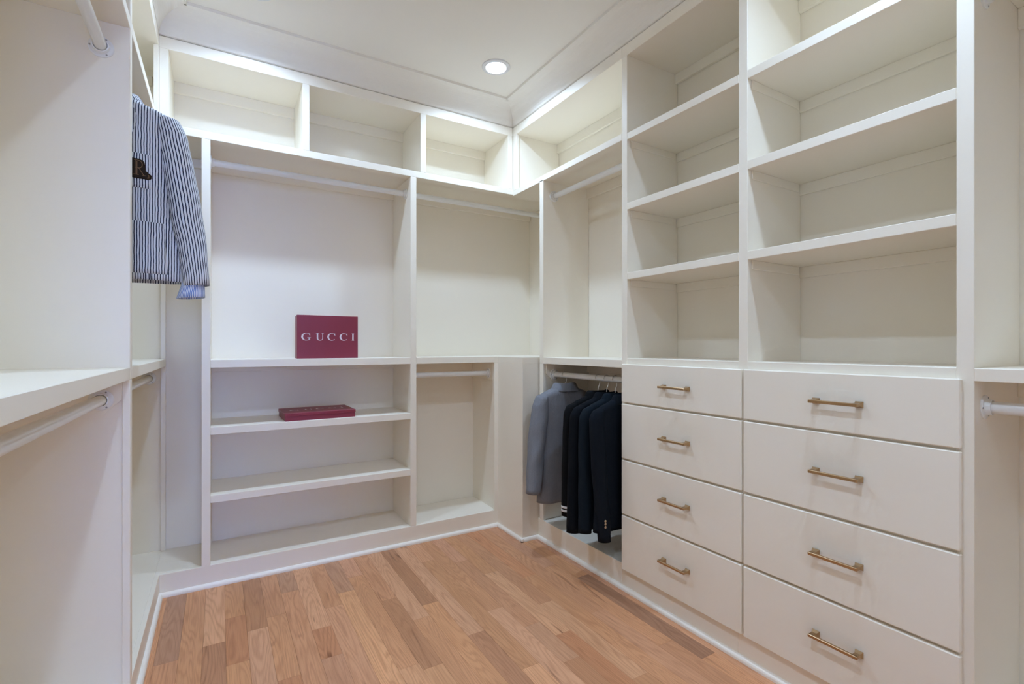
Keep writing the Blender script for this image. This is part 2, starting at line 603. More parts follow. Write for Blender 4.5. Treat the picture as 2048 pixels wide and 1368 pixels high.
# column: list of joints from the back wall towards the door, and the tone of each board
LAY = {
    -4: ([2.05], 'mm'), -3: ([2.27, 1.7], 'gml'), -2: ([1.92], 'mp'), -1: ([2.315, 1.75], 'ldm'),
    0: ([2.5, 2.13, 1.6], 'mrmp'), 1: ([2.345, 1.72], 'dlm'), 2: ([2.42, 1.94, 1.45], 'mmrd'),
    3: ([2.62, 1.8], 'gml'), 4: ([2.215, 1.99], 'lrp'), 5: ([2.37, 1.62], 'mpl'), 6: ([2.48, 1.42], 'gym'),
    7: ([2.62, 1.78, 1.4], 'pmyl'), 8: ([2.30, 1.735, 1.2], 'mdym'), 9: ([2.07, 1.3], 'lmr'), 10: ([2.168, 1.5], 'dml'),
    11: ([1.845, 1.25], 'ldm'), 12: ([2.60, 1.55], 'pmy'), 13: ([1.97, 1.35], 'mlr'), 14: ([2.5, 1.78, 1.503], 'pmld'),
    15: ([2.3, 1.66, 1.05], 'mlrm'), 16: ([1.9, 1.3], 'mlm'), 17: ([2.163, 1.5], 'rmm'), 18: ([2.4, 1.72], 'mmp'),
    19: ([2.2, 1.392], 'pmm'), 20: ([2.02, 1.25], 'mkm'), 21: ([1.75], 'pp'),
}
cols = range(-8, 27)
for k in cols:
    x0, x1 = OFF + PITCH * k, OFF + PITCH * (k + 1)
    joints, tones = LAY.get(k, ([random.uniform(1.6, 2.6)], 'mm'))
    joints = list(joints)
    tones = list(tones)
    y = joints[-1]
    while True:
        y -= random.uniform(0.45, 0.95)
        if y < WF + 0.25: break
        joints.append(y)
        tones.append(random.choice('mmlrpyd'))
    if x1 < XL - 0.02 or x0 > XR + 0.02:
        continue
    ys = [2.90] + joints + [WF]
    for i in range(len(ys) - 1):
        c = TONES[tones[min(i, len(tones) - 1)]]
        j = random.uniform(0.93, 1.07)
        p = box("plank", x0 + 0.0002, x1 - 0.0002, ys[i + 1] + 0.0002, ys[i] - 0.0002, -0.0125, 0.0 - random.uniform(0, 0.0002), M_OAK, floor, bev=0.0003)
        p.color = (c[0] * j, c[1] * j, c[2] * j * random.uniform(0.96, 1.04), 1)

# shoe moulding along the bases
SH, SD = 0.021, 0.016
def shoe_poly(f, s):
    pts = [(f, 0.0), (f, SH)]
    for i in range(1, 6):
        a = PI / 2 * i / 5
        pts.append((f + s * SD * math.sin(a), (SH - SD) + SD * math.cos(a)))
    pts.append((f + s * SD, 0.0))
    return pts
structure(prism("baseboard_left", shoe_poly(XL, 1), 'y', WF, YB, M_TRIM), "white quarter-round shoe moulding along the left base", "moulding")
structure(prism("baseboard_back", shoe_poly(YB, -1), 'x', XL, 1.60, M_TRIM), "white quarter-round shoe moulding along the back base", "moulding")
structure(prism("baseboard_column", shoe_poly(1.60, -1), 'y', 2.565 - SD, YB, M_TRIM), "short white shoe moulding on the side of the corner column", "moulding")
structure(prism("baseboard_corner", shoe_poly(2.565, -1), 'x', 1.60 - SD, XR, M_TRIM), "short white shoe moulding in front of the corner column", "moulding")
structure(prism("baseboard_right", shoe_poly(XR, -1), 'y', -0.35, 2.565, M_TRIM), "white quarter-round shoe moulding below the drawers", "moulding")

# ------------------------------------------------------------------ cabinet units
RODR = 0.0165
def rod(parent, p0, p1, z, ends=(1, 1), blocks=None):
    """hanging rod with flanges; p0, p1 are (x, y)"""
    a, b = Vector((*p0, z)), Vector((*p1, z))
    d = (b - a).normalized()
    o = tube("hanging_rod", [a, a + d * 0.01, b - d * 0.01, b], RODR, M_ROD, parent, 24)
    for e, (q, s) in enumerate(((a, 1), (b, -1))):
        if not ends[e]: continue
        ax = d * s
        fl = lathe("rod_flange", [(0.0, 0.0), (0.033, 0.0), (0.033, 0.003), (0.030, 0.0045), (0.0225, 0.005), (0.0215, 0.017), (0.0185, 0.0175), (0.018, 0.006), (0.0, 0.006)], ax, q, M_ROD, o, 28)
        u = Vector((0, 0, 1)); w = ax.cross(u)
        for k in range(3):
            an = PI / 2 + 2 * PI * k / 3 + 0.5
            c = ax * 0.0045 + (w * math.cos(an) + u * math.sin(an)) * 0.0275
            lathe("screw", [(0.0028, 0.0), (0.0024, 0.0012), (0.0, 0.0015)], ax, Vector(q) + c, M_SCREW, o, 8)
    return o

def chamfer_block(parent, ax, a0, a1, f, back, s, z0, z1):
    """rod mounting block on a panel: cut-off lower front corner.
    ax: axis of thickness; f: front coordinate, back: rear, s: +1 if front is at the larger coordinate"""
    poly = [(f, z1), (f, z0 + 0.047), (f - s * 0.047, z0), (back, z0), (back, z1)]
    prism("rod_block", poly, ax, a0, a1, M_CAB, parent)

P = M_CAB
# --- left unit: two hanging bays, open to the aisle at X = XL
left = empty("hanging_closet", (XL, 2.02, 0.0), "white built-in double-hang closet along the left wall", "closet unit")
LY0 = -0.35
box("shelf", WL + 0.001, XL, LY0, 2.0, Z_MS0, Z_MS1, P, left)
box("shelf", WL + 0.001, XL, 2.04, WB - 0.001, Z_MS0, Z_MS1, P, left)
box("shelf", WL + 0.001, XL, LY0, WB - 0.001, Z_US0, Z_US1, P, left)
box("top_panel", WL + 0.001, XL, LY0, WB - 0.001, Z_TR0, Z_TR1, P, left)
box("divider_panel", WL + 0.001, XL, 2.0, 2.04, Z_MS0 + 0.0, Z_US0, P, left)
box("divider_panel", WL + 0.001, XL - 0.018, 2.008, 2.032, BASE, Z_MS0, P, left)
box("face_stile", XL - 0.021, XL, 2.0, 2.04, BASE, Z_MS0 - 0.0005, P, left)
box("divider_panel", WL + 0.001, XL, 2.0, 2.04, Z_US1, Z_TR0, P, left)
box("face_stile", XL - 0.021, XL, WB - 0.022, WB - 0.001, BASE, Z_MS0, P, left)
box("face_stile", XL - 0.021, XL, WB - 0.022, WB - 0.001, Z_MS1, Z_US0, P, left)
box("corner_stile", XL - 0.02, XL, YB - 0.022, YB, Z_US1, Z_TR0, P, left)
box("end_panel", WL + 0.001, XL, LY0, LY0 + 0.04, BASE, Z_TR0, P, left)
box("deck", WL + 0.001, XL - 0.018, LY0, WB - 0.001, BASE - 0.025, BASE, P, left)
box("base_board", XL - 0.019, XL, LY0, YB + 0.018, 0.0, BASE, P, left)
box("cleat", WL + 0.001, WL + 0.019, LY0 + 0.04, 2.0, Z_MS0 - 0.09, Z_MS0, P, left)
box("cleat", WL + 0.001, WL + 0.019, 2.04, WB - 0.001, Z_MS0 - 0.09, Z_MS0, P, left)
box("cleat", WL + 0.001, WL + 0.019, LY0 + 0.04, 2.0, Z_US0 - 0.09, Z_US0, P, left)
box("cleat", WL + 0.001, WL + 0.019, 2.04, WB - 0.001, Z_US0 - 0.09, Z_US0, P, left)
box("cleat", WL + 0.001, XL - 0.06, WB - 0.018, WB - 0.001, Z_TR0 - 0.05, Z_TR0, P, left)
XROD_L = XL - 0.073
rod(left, (XROD_L, LY0 + 0.04), (XROD_L, 2.0), 2.146)
rod(left, (XROD_L, 2.04), (XROD_L, WB - 0.001), 2.146)
rod(left, (XROD_L, LY0 + 0.04), (XROD_L, 1.996), 1.03)
rod(left, (XROD_L, 2.044), (XROD_L, WB - 0.013), 1.03)
chamfer_block(left, 'y', 1.996, 2.008, XL - 0.021, WL + 0.001, 1, 0.983, Z_MS0)
chamfer_block(left, 'y', 2.032, 2.044, XL - 0.021, WL + 0.001, 1, 0.983, Z_MS0)
chamfer_block(left, 'y', WB - 0.013, WB - 0.001, XL - 0.021, WL + 0.001, 1, 0.983, Z_MS0)

# --- back unit
back = empty("shelf_closet", (0.7, YB, 0.0), "white built-in closet on the back wall with three low shelves", "closet unit")
BB = WB - 0.001
xa0, xa1, xb0, xb1, xc0, xc1 = -0.079, -0.041, 0.993, 1.030, 1.572, 1.600
box("divider_panel", xa0, xa1, YB, BB, BASE, Z_US0, P, back)
box("divider_panel", xb0, xb1, YB, BB, BASE, Z_US0, P, back)
box("side_panel", xc0 + 0.012, xc1, YB + 0.018, BB, BASE, Z_MS0, P, back)
box("face_stile", xc0, xc1, YB, YB + 0.02, BASE, Z_MS0, P, back)
box("shelf", xa1, xb0, YB, BB, Z_MS0, Z_MS1, P, back)
box("shelf", xb1, WR - 0.001, YB, BB, Z_MS0, Z_MS1, P, back)
box("corner_shelf", 1.60, WR - 0.001, 2.565, YB, Z_MS0, Z_MS1, P, back)
box("boxed_column", 1.60, XR + 0.02, 2.565, YB + 0.02, 0.0, Z_MS0 + 0.0005, P, back)
box("shelf", xa1, xb0, YB, BB, 0.757, 0.795, P, back)
box("shelf", xa1, xb0, YB, BB, 0.417, 0.454, P, back)
box("deck", XL - 0.018, xc1, YB + 0.018, BB, BASE - 0.025, BASE, P, back)
box("base_board", XL, xc1, YB, YB + 0.019, 0.0, BASE, P, back)
box("shelf", XL, WR - 0.001, YB, BB, Z_US0, Z_US1, P, back)
box("top_panel", XL, XR, YB, BB, Z_TR0, Z_TR1, P, back)
for (a, b) in ((XL, -0.213), (0.385, 0.421), (1.056, 1.092), (1.677, XR)):
    box("cubby_divider", a, b, YB, BB, Z_US1, Z_TR0, P, back)
for (a, b) in ((-0.213, 0.385), (0.421, 1.056), (1.092, 1.677)):
    box("cleat", a, b, BB - 0.018, BB, Z_TR0 - 0.06, Z_TR0, P, back)
box("cleat", XL, xa0, BB - 0.018, BB, Z_US0 - 0.05, Z_US0, P, back)
box("cleat", xa1, xb0, BB - 0.018, BB, Z_US0 - 0.06, Z_US0, P, back)
box("cleat", xb1, WR - 0.001, BB - 0.018, BB, Z_US0 - 0.06, Z_US0, P, back)
box("cleat", xb1, xc0 + 0.012, BB - 0.018, BB, Z_MS0 - 0.06, Z_MS0, P, back)
for z in (Z_MS0, 0.757, 0.417):
    box("cleat", xa1, xb0, BB - 0.018, BB, z - 0.035, z, P, back)
YROD_B = YB + 0.088
rod(back, (xa1, YROD_B), (xb0, YROD_B), 2.146)
rod(back, (xb1, YROD_B), (WR - 0.001, YROD_B), 2.146)
rod(back, (xb1, YROD_B), (xc0 + 0.0, YROD_B), 1.018)
box("rod_block", xc0, xc0 + 0.012, YB + 0.02, BB, 0.975, Z_MS0, P, back)

# --- right hanging unit
XB = WR - 0.001
hang = empty("hanging_closet", (XR, 2.18, 0.0), "white built-in double-hang closet between corner column and drawers", "closet unit")
hy0, hy1 = 1.82, 2.55
box("side_panel", XR, XB, 2.51, hy1, Z_MS0, Z_US0, P, hang)
box("side_panel", XR + 0.018, XB, 2.518, hy1 - 0.004, 0.125, Z_MS0, P, hang)
box("face_stile", XR, XR + 0.021, 2.51, hy1, 0.125, Z_MS0, P, hang)
box("shelf", XR, XB, hy0, 2.51, Z_MS0, Z_MS1, P, hang)
box("shelf", XR, XB, hy0, YB, Z_US0 - 0.008, Z_US1 - 0.012, P, hang)
box("top_panel", XR, XB, hy0, YB, Z_TR0, Z_TR1, P, hang)
box("cubby_divider", XR, XB, YB - 0.038, YB, Z_US1 - 0.012, Z_TR0, P, hang)
box("face_stile", XR, XR + 0.02, YB - 0.05, YB - 0.038, Z_US1 - 0.012, Z_TR0, P, hang)
box("deck", XR + 0.018, XB, hy0, hy1, 0.1, 0.123, P, hang)
box("base_board", XR, XR + 0.019, hy0, 2.565, 0.0, 0.125, P, hang)
box("cleat", XB - 0.018, XB, hy0, YB - 0.038, Z_TR0 - 0.06, Z_TR0, P, hang)
box("cleat", XB - 0.018, XB, hy0, 2.51, Z_US0 - 0.068, Z_US0 - 0.008, P, hang)
box("cleat", XB - 0.018, XB, hy0, 2.51, Z_MS0 - 0.06, Z_MS0, P, hang)
XROD_R = XR + 0.082
rod(hang, (XROD_R, hy0), (XROD_R, 2.51), 2.136)
rod(hang, (XROD_R, hy0), (XROD_R, 2.506), 1.025)
chamfer_block(hang, 'y', 2.506, 2.518, XR + 0.021, XB, -1, 0.985, Z_MS0)

# --- drawer towers
DZ = [(0.926, 1.113), (0.652, 0.918), (0.380, 0.643), (0.106, 0.371)]
HZ = [1.020, 0.790, 0.520, 0.251]
def handle(parent, yc, zc, xf):
    """bent bar pull: bar, two legs, flared feet"""
    bm = bmesh.new()
    L, r, st = 0.146, 0.0052, 0.036
    x = xf - st
    bm_box(bm, x, x + 0.0095, yc - L / 2, yc + L / 2, zc - r, zc + r, 0.0016)
    for s in (-1, 1):
        ye = yc + s * (L / 2 - 0.009)
        bm_box(bm, x + 0.004, xf - 0.004, ye - 0.008, ye + 0.008, zc - r, zc + r, 0.0012)
        # flared square foot
        y0, y1 = ye - 0.0105, ye + 0.0105
        vs = []
        for (xx, g) in ((xf - 0.012, 0.0), (xf - 0.001, 1.0), (xf, 1.0)):
            hy, hz = 0.008 + 0.0035 * g, r + 0.0045 * g
            vs.append([bm.verts.new((xx, ye + a * hy, zc + b * hz)) for a, b in ((-1, -1), (1, -1), (1, 1), (-1, 1))])
        for i in range(2):
            for k in range(4):
                bm.faces.new([vs[i][k], vs[i][(k + 1) % 4], vs[i + 1][(k + 1) % 4], vs[i + 1][k]])
        bm.faces.new(vs[0][::-1]); bm.faces.new(vs[2])
    bmesh.ops.recalc_face_normals(bm, faces=bm.faces[:])
    c = Vector((xf, yc, zc))
    bmesh.ops.translate(bm, verts=bm.verts[:], vec=-c)
    me = bpy.data.meshes.new("handle")
    bm.to_mesh(me); bm.free()
    o = link("handle", me, M_BRASS, parent, c - wpos(parent))
    o["label"] = "champagne bronze bar pull"
    return o

def tower(yb0, yb1, dy0, dy1, label, left_panel):
    """yb0..yb1 clear bay; dy0..dy1 drawer fronts"""
    t = empty("drawer_tower", (XR, (yb0 + yb1) / 2, 0.0), label, "drawer unit")
    box("side_panel", XR, XB, yb1, yb1 + 0.037, 0.125, Z_TR0, P, t)
    for zt in (2.245, 1.902, 1.560):
        box("shelf", XR, XB, yb0, yb1, zt - 0.033, zt, P, t)
        box("cleat", XB - 0.010, XB, yb0, yb1, zt - 0.033 - 0.045, zt - 0.033, P, t)
        box("side_cleat", XR + 0.025, XB - 0.018, yb1 - 0.005, yb1, zt - 0.033 - 0.034, zt - 0.033, P, t)
    box("counter_shelf", XR, XB, yb0, yb1, 1.108, 1.142, P, t)
    box("top_panel", XR, XB, yb0, yb1 + 0.037, Z_TR0, Z_TR1, P, t)
    box("cleat", XB - 0.018, XB, yb0, yb1, Z_TR0 - 0.05, Z_TR0, P, t)
    for z in (0.922, 0.6475, 0.3755):
        box("face_rail", XR, XR + 0.02, yb0, yb1, z - 0.02, z + 0.02, P, t)
    box("base_board", XR, XR + 0.02, yb0, yb1 + 0.037, 0.0, 0.125, P, t)
    for (z0, z1), hz in zip(DZ, HZ):
        d = box("drawer", XR - 0.019, XR - 0.001, dy0, dy1, z0, z1, P, t, bev=0.003)
        handle(d, (dy0 + dy1) / 2 - (0.02 if label.startswith("narrow") else 0.012), hz, XR - 0.019)
        box("drawer_box", XR + 0.0005, XR + 0.3, yb0 + 0.012, yb1 - 0.012, z0 + 0.03, z1 - 0.03, P, d)
    return t

tA = tower(1.180, 1.783, 1.157, 1.803, "tall white drawer tower beside the hanging jackets, with narrower open shelves above", True)
tB = tower(0.530, 1.143, 0.516, 1.149, "tall white drawer tower nearest the camera, with wide open shelves above", False)
# right-hand side of the near tower
near = empty("hanging_closet", (XR, 0.1, 0.0), "white built-in hanging closet at the right edge, in front of the near drawers", "closet unit")
ny0 = -0.35
box("side_panel", XR, XB, 0.493, 0.530, 0.125, Z_TR0, P, near)
box("end_panel", XR, XB, ny0, ny0 + 0.037, 0.125, Z_TR0, P, near)
box("shelf", XR, XB, ny0 + 0.037, 0.493, 1.107, 1.142, P, near)
box("shelf", XR, XB, ny0 + 0.037, 0.493, 2.212, 2.245, P, near)
box("top_panel", XR, XB, ny0, 0.530, Z_TR0, Z_TR1, P, near)
box("deck", XR + 0.018, XB, ny0 + 0.037, 0.493, 0.1, 0.123, P, near)
box("base_board", XR, XR + 0.019, ny0, 0.530, 0.0, 0.125, P, near)
box("cleat", XB - 0.018, XB, ny0 + 0.037, 0.493, 1.047, 1.107, P, near)
box("cleat", XB - 0.018, XB, ny0 + 0.037, 0.493, 2.152, 2.212, P, near)
rod(near, (XROD_R - 0.01, ny0 + 0.037), (XROD_R - 0.01, 0.493), 1.035)
rod(near, (XROD_R - 0.01, ny0 + 0.037), (XROD_R - 0.01, 0.493), 2.15)

# ------------------------------------------------------------------ recessed lights
LIGHT_LABELS = [
    "round recessed ceiling light above the far right corner",
    "round recessed ceiling light above the back left shelves",
    "round recessed ceiling light above the left aisle, out of frame",
    "round recessed ceiling light above the near drawers, out of frame",
    "added fill light recessed in the ceiling behind the camera",
]
for (lx, ly), lab in zip(LED_SPOTS, LIGHT_LABELS):
    t = empty("recessed_light", (lx, ly, ZC), lab, "ceiling light", "recessed ceiling lights")
    lathe("trim_ring", [(0.082, 0.0), (0.082, 0.003), (0.079, 0.006), (0.060, 0.0075), (0.0575, 0.006), (0.0565, -0.025)], (0, 0, -1), (lx, ly, ZC), M_RING, t, 48, False)
    v = [(0.0565 * math.cos(2 * PI * k / 24), -0.0565 * math.sin(2 * PI * k / 24), 0.0) for k in range(24)]
    link("lens", mesh("lens", v, [list(range(24))]), M_LENS, t, (0, 0, 0.0238))
    ld = bpy.data.lights.new("led", 'AREA')
    ld.shape = 'DISK'
    ld.size = 2 * 0.0562
    ld.color = LED_COLOR
    ld.energy = LED_STRENGTH * PI * PI * 0.0562 ** 2
    lo = bpy.data.objects.new("led", ld)
    lo.parent = t
    lo.location = (0, 0, 0.0230)
    COL.objects.link(lo)

# ------------------------------------------------------------------ lettered boxes
def letters(height):
    """five letters as flat polygons in a plane (x, z), cap height 1, wide serif capitals"""
    verts, faces = [], []
    def quad_strip(a, b):
        n0 = len(verts)
        for p, q in zip(a, b):
            verts.append(p); verts.append(q)
        for i in range(len(a) - 1):
            faces.append([n0 + 2 * i, n0 + 2 * i + 2, n0 + 2 * i + 3, n0 + 2 * i + 1])
    def rect(x0, x1, z0, z1):
        n0 = len(verts)
        verts.extend([(x0, z0), (x1, z0), (x1, z1), (x0, z1)])
        faces.append([n0, n0 + 1, n0 + 2, n0 + 3])
    def poly(pts):
        n0 = len(verts)
        verts.extend(pts)
        faces.append(list(range(n0, n0 + len(pts))))
    def cee(x, w, a0, a1):
        cx = x + w * 0.5
        o, i = [], []
        for k in range(37):
            a = math.radians(a0 + (a1 - a0) * k / 36)
            o.append((cx + 0.5 * w * math.cos(a), 0.5 + 0.515 * math.sin(a)))
            i.append((cx + 0.045 * w + 0.345 * w * math.cos(a), 0.5 + 0.465 * math.sin(a)))
        quad_strip(o, i)
        # upper beak
        poly([(cx + 0.36 * w, 0.985), (cx + 0.40 * w, 0.985), (cx + 0.42 * w, 0.66), (cx + 0.385 * w, 0.66), (cx + 0.30 * w, 0.80)])
    k = 1.0 / 0.041
    # G
    cee(0.0, 0.050 * k, 42, 322)
    rect(0.0375 * k, 0.0455 * k, 0.06, 0.40)
    rect(0.031 * k, 0.050 * k, 0.385, 0.425)
    # U
    x = 0.076 * k
    rect(x + 0.005 * k, x + 0.0125 * k, 0.30, 1.0)
    rect(x, x + 0.0175 * k, 0.96, 1.0)
    rect(x + 0.0345 * k, x + 0.0375 * k, 0.30, 1.0)
    rect(x + 0.030 * k, x + 0.042 * k, 0.96, 1.0)
    o, i = [], []
    for n in range(19):
        a = math.radians(180 + 180 * n / 18)
        o.append((x + 0.02125 * k + 0.01625 * k * math.cos(a), 0.30 + 0.315 * math.sin(a)))
        i.append((x + 0.0235 * k + 0.011 * k * math.cos(a), 0.30 + 0.255 * math.sin(a)))
    quad_strip(o, i)
    cee(0.137 * k, 0.047 * k, 42, 318)
    cee(0.204 * k, 0.047 * k, 42, 318)
    x = 0.272 * k
    rect(x + 0.0028 * k, x + 0.0107 * k, 0.0, 1.0)
    rect(x, x + 0.0135 * k, 0.96, 1.0)
    rect(x, x + 0.0135 * k, 0.0, 0.04)
    tot = 0.2855
    return [((vx / k * height / 0.041) - tot / 2 * height / 0.041, (vz - 0.5) * height) for vx, vz in verts], faces

def gift_box(label, loc, rz, w, d, h, lip, standing, cap):
    """lidded card box; lies flat with w along x, d along y; standing turns the lid to face -y"""
    t = empty("gift_box", loc, label, "box", None, rz)
    def b(name, x0, x1, y0, y1, z0, z1):
        bm = bmesh.new()
        if standing:   # (x, y, z) -> lid towards -y
            bm_box(bm, x0, x1, -z1 + h, -z0 + h, y0 + d / 2, y1 + d / 2, 0.0012)
        else:
            bm_box(bm, x0, x1, y0, y1, z0, z1, 0.0012)
        me = bpy.data.meshes.new(name); bm.to_mesh(me); bm.free()
        return link(name, me, M_BURG, t)
    e = 0.0025
    b("box_base", -w / 2 + e, w / 2 - e, -d / 2 + (0 if standing else e), d / 2 - e, 0.0, h - 0.004)
    lid = b("box_lid", -w / 2, w / 2, -d / 2, d / 2, h - lip, h)
    v2, f = letters(cap)
    if standing:
        vv = [(x, -0.0006, z + d / 2) for x, z in v2]
    else:
        vv = [(x, z + 0.0, h + 0.0006) for x, z in v2]
    lt = link("lettering", mesh("lettering", vv, f), M_LETTER, lid)
    lt["label"] = "pale capital letters printed on the lid"
    return t

gift_box("burgundy lidded box standing upright on the middle shelf, lettering facing out", (0.5285, 2.93, Z_MS1), 0.0, 0.329, 0.242, 0.10, 0.028, True, 0.041)
gift_box("burgundy lidded box lying flat on the low shelf beneath the upright box", (0.4815, 3.020, 0.795), math.radians(1.5), 0.374, 0.262, 0.043, 0.017, False, 0.042)

# ------------------------------------------------------------------ garments
def smooth_levels(keys, n):
    """monotone cubic-ish resampling of key rows (first value = z descending)"""
    out = []
    zs = [k[0] for k in keys]
    for i in range(n + 1):
        # denser near the shoulders
        t = (i / n) ** 1.5
        z = zs[0] + (zs[-1] - zs[0]) * t
        for j in range(len(keys) - 1):
            if zs[j] >= z >= zs[j + 1]:
                break
        a, b = keys[j], keys[j + 1]
        s = (z - a[0]) / (b[0] - a[0]) if b[0] != a[0] else 0
        row = [z]
        for q in range(1, len(a)):
            p0 = keys[max(j - 1, 0)][q]; p1 = a[q]; p2 = b[q]; p3 = keys[min(j + 2, len(keys) - 1)][q]
            m1, m2 = (p2 - p0) * 0.35, (p3 - p1) * 0.35
            s2, s3 = s * s, s * s * s
            row.append((2 * s3 - 3 * s2 + 1) * p1 + (s3 - 2 * s2 + s) * m1 + (-2 * s3 + 3 * s2) * p2 + (s3 - s2) * m2)
        out.append(row)
    return out

def spow(v, e):
    return math.copysign(abs(v) ** e, v)

class Garment:
    def __init__(self, root, mat, keys, seed, fold=0.006, seam=False, thick=0.003):
        self.root, self.mat, self.keys, self.fold, self.seam = root, mat, keys, fold, seam
        self.rnd = random.Random(seed)
        self.ph = [self.rnd.uniform(0, 6.28) for _ in range(6)]
        self.rows = smooth_levels(keys, 46)
        self.thick = thick
        self.body()

    def row_at(self, z):
        r = self.rows
        for j in range(len(r) - 1):
            if r[j][0] >= z >= r[j + 1][0]:
                s = (z - r[j][0]) / (r[j + 1][0] - r[j][0])
                return [a + (b - a) * s for a, b in zip(r[j], r[j + 1])]
        return r[-1] if z < r[-1][0] else r[0]

    def offset(self, x, z, side):
        """cloth folds, growing towards the hem"""
        g = max(0.0, min(1.0, (-z - 0.15) / 0.5))
        v = self.fold * g * (math.sin(26 * x + self.ph[0] + side) + 0.6 * math.sin(47 * x + 5 * z + self.ph[1]))
        if self.seam and side > 0:
            v -= 0.004 * math.exp(-((x - 0.004) / 0.005) ** 2)
        return v

    def surf(self, x, z, side, off=0.0):
        """y of the body at (x, z); side -1 = towards -y"""
        _, w, d, e = self.row_at(z)
        q = min(0.999, abs(x) / w)
        yy = d * (1 - q ** (2 / e)) ** (e / 2)
        return side * (yy + off) + self.offset(x, z, side) * (1 - q ** 4)

    def body(self):
        NS = 72
        verts, uvs, faces = [], [], []
        for (z, w, d, e) in self.rows:
            for k in range(NS + 1):
                a = 2 * PI * k / NS
                x = w * spow(math.cos(a), e)
                y = d * spow(math.sin(a), e)
                side = 1 if math.sin(a) >= 0 else -1
                q = min(0.999, abs(x) / w)
                y += self.offset(x, z, side) * (1 - q ** 4)
                verts.append((x, y, z))
                uvs.append((x + side * 0.0, z))
        # uv u follows the chest girth so that stripes keep their width at the sides
        rowlen = NS + 1
        ref = None
        for i in range(len(self.rows)):
            pass
        for i in range(len(self.rows) - 1):
            for k in range(NS):
                faces.append([i * rowlen + k, i * rowlen + k + 1, (i + 1) * rowlen + k + 1, (i + 1) * rowlen + k])
        o = link("body", mesh("body", verts, faces, uvs), self.mat, self.root, smooth=True)
        sm = o.modifiers.new("thickness", 'SOLIDIFY')
        sm.thickness = self.thick
        sm.offset = -1
        self.body_obj = o

    def sleeve(self, centers, mat=None, name="sleeve", n=34, u0=0.0, wr=0.05, parent=None):
        """centers: (x, y, z, rx, ry)"""
        rows = smooth_levels([(c[2], c[0], c[1], c[3], c[4]) for c in centers], n)
        SG = 30
        verts, uvs, faces = [], [], []
        ph = self.rnd.uniform(0, 6)
        for i, (z, x, y, rx, ry) in enumerate(rows):
            t = i / n
            for k in range(SG + 1):
                a = 2 * PI * k / SG
                r = 1 + wr * t * math.sin(3 * a + 9 * t + ph) + wr * 0.6 * math.sin(24 * t + 2 * a + ph) * t
                # tilt the rings a little so that the cuff follows the arm
                verts.append((x + rx * r * math.cos(a), y + ry * r * math.sin(a), z + 0.10 * rx * math.cos(a) * (1 if x > 0 else -1)))
                uvs.append((u0 + (a - PI) * 0.5 * (centers[1][3] + centers[1][4]), z))
        for i in range(n):
            for k in range(SG):
                faces.append([i * (SG + 1) + k, i * (SG + 1) + k + 1, (i + 1) * (SG + 1) + k + 1, (i + 1) * (SG + 1) + k])
        o = link(name, mesh(name, verts, faces, uvs), mat or self.mat, parent or self.root, smooth=True)
        sm = o.modifiers.new("thickness", 'SOLIDIFY')
        sm.thickness = self.thick
        sm.offset = -1
        return o

    def collar(self, z0, w, d, h, mat=None):
        """folded collar around the neck: rises, then falls outwards"""
        prof = [(0.0, -0.004), (0.0, h * 0.5), (0.003, h * 0.85), (0.008, h), (0.014, h * 0.88), (0.021, h * 0.45), (0.028, -0.004), (0.034, -0.016), (0.033, -0.018), (0.027, -0.012)]
        verts, uvs, faces = [], [], []
        SG = 40
        for (o_, zz) in prof:
            for k in range(SG + 1):
                a = 2 * PI * k / SG
                fr = max(0.0, math.sin(a) * -self.front) if False else max(0.0, math.sin(a) * self.fside)
                dz = -0.020 * fr ** 2
                verts.append(((w + o_ * 1.25) * math.cos(a), (d + o_ * 0.8) * math.sin(a), z0 + zz + dz))
                uvs.append((a * 0.06, zz))
        for i in range(len(prof) - 1):
            for k in range(SG):
                faces.append([i * (SG + 1) + k, i * (SG + 1) + k + 1, (i + 1) * (SG + 1) + k + 1, (i + 1) * (SG + 1) + k])
        return link("collar", mesh("collar", verts, faces, uvs), mat or self.mat, self.root, smooth=True)

    fside = 1

    def patch(self, name, outline, side, off, mat, n=10, parent=None, uvscale=1.0, uvshift=0.0):
        """piece of cloth lying on the body; outline is a list of rows (z, x0, x1)"""
        verts, uvs, faces = [], [], []
        for (z, x0, x1) in outline:
            for k in range(n + 1):
                x = x0 + (x1 - x0) * k / n
                verts.append((x, self.surf(x, z, side, off), z))
                uvs.append((x * uvscale + uvshift, z))
        for i in range(len(outline) - 1):
            for k in range(n):
                faces.append([i * (n + 1) + k, i * (n + 1) + k + 1, (i + 1) * (n + 1) + k + 1, (i + 1) * (n + 1) + k])
        o = link(name, mesh(name, verts, faces, uvs), mat, parent or self.root, smooth=True)
        sm = o.modifiers.new("thickness", 'SOLIDIFY')
        sm.thickness = 0.0018
        sm.offset = 0
        return o

    def button(self, x, y, z, side, mat, r=0.008, parent=None):
        v, f = [], []
        prof = [(0.0, 0.004), (r * 0.6, 0.0038), (r * 0.75, 0.003), (r, 0.003), (r, 0.0), (0.0, 0.0)]
        for (rr, hh) in prof:
            for k in range(14):
                a = 2 * PI * k / 14
                v.append((x + rr * math.cos(a), y + side * hh, z + rr * math.sin(a)))
        for i in range(len(prof) - 1):
            for k in range(14):
                k2 = (k + 1) % 14
                f.append([i * 14 + k, i * 14 + k2, (i + 1) * 14 + k2, (i + 1) * 14 + k])
        return link("button", mesh("button", v, f), mat, parent or self.root, smooth=True)

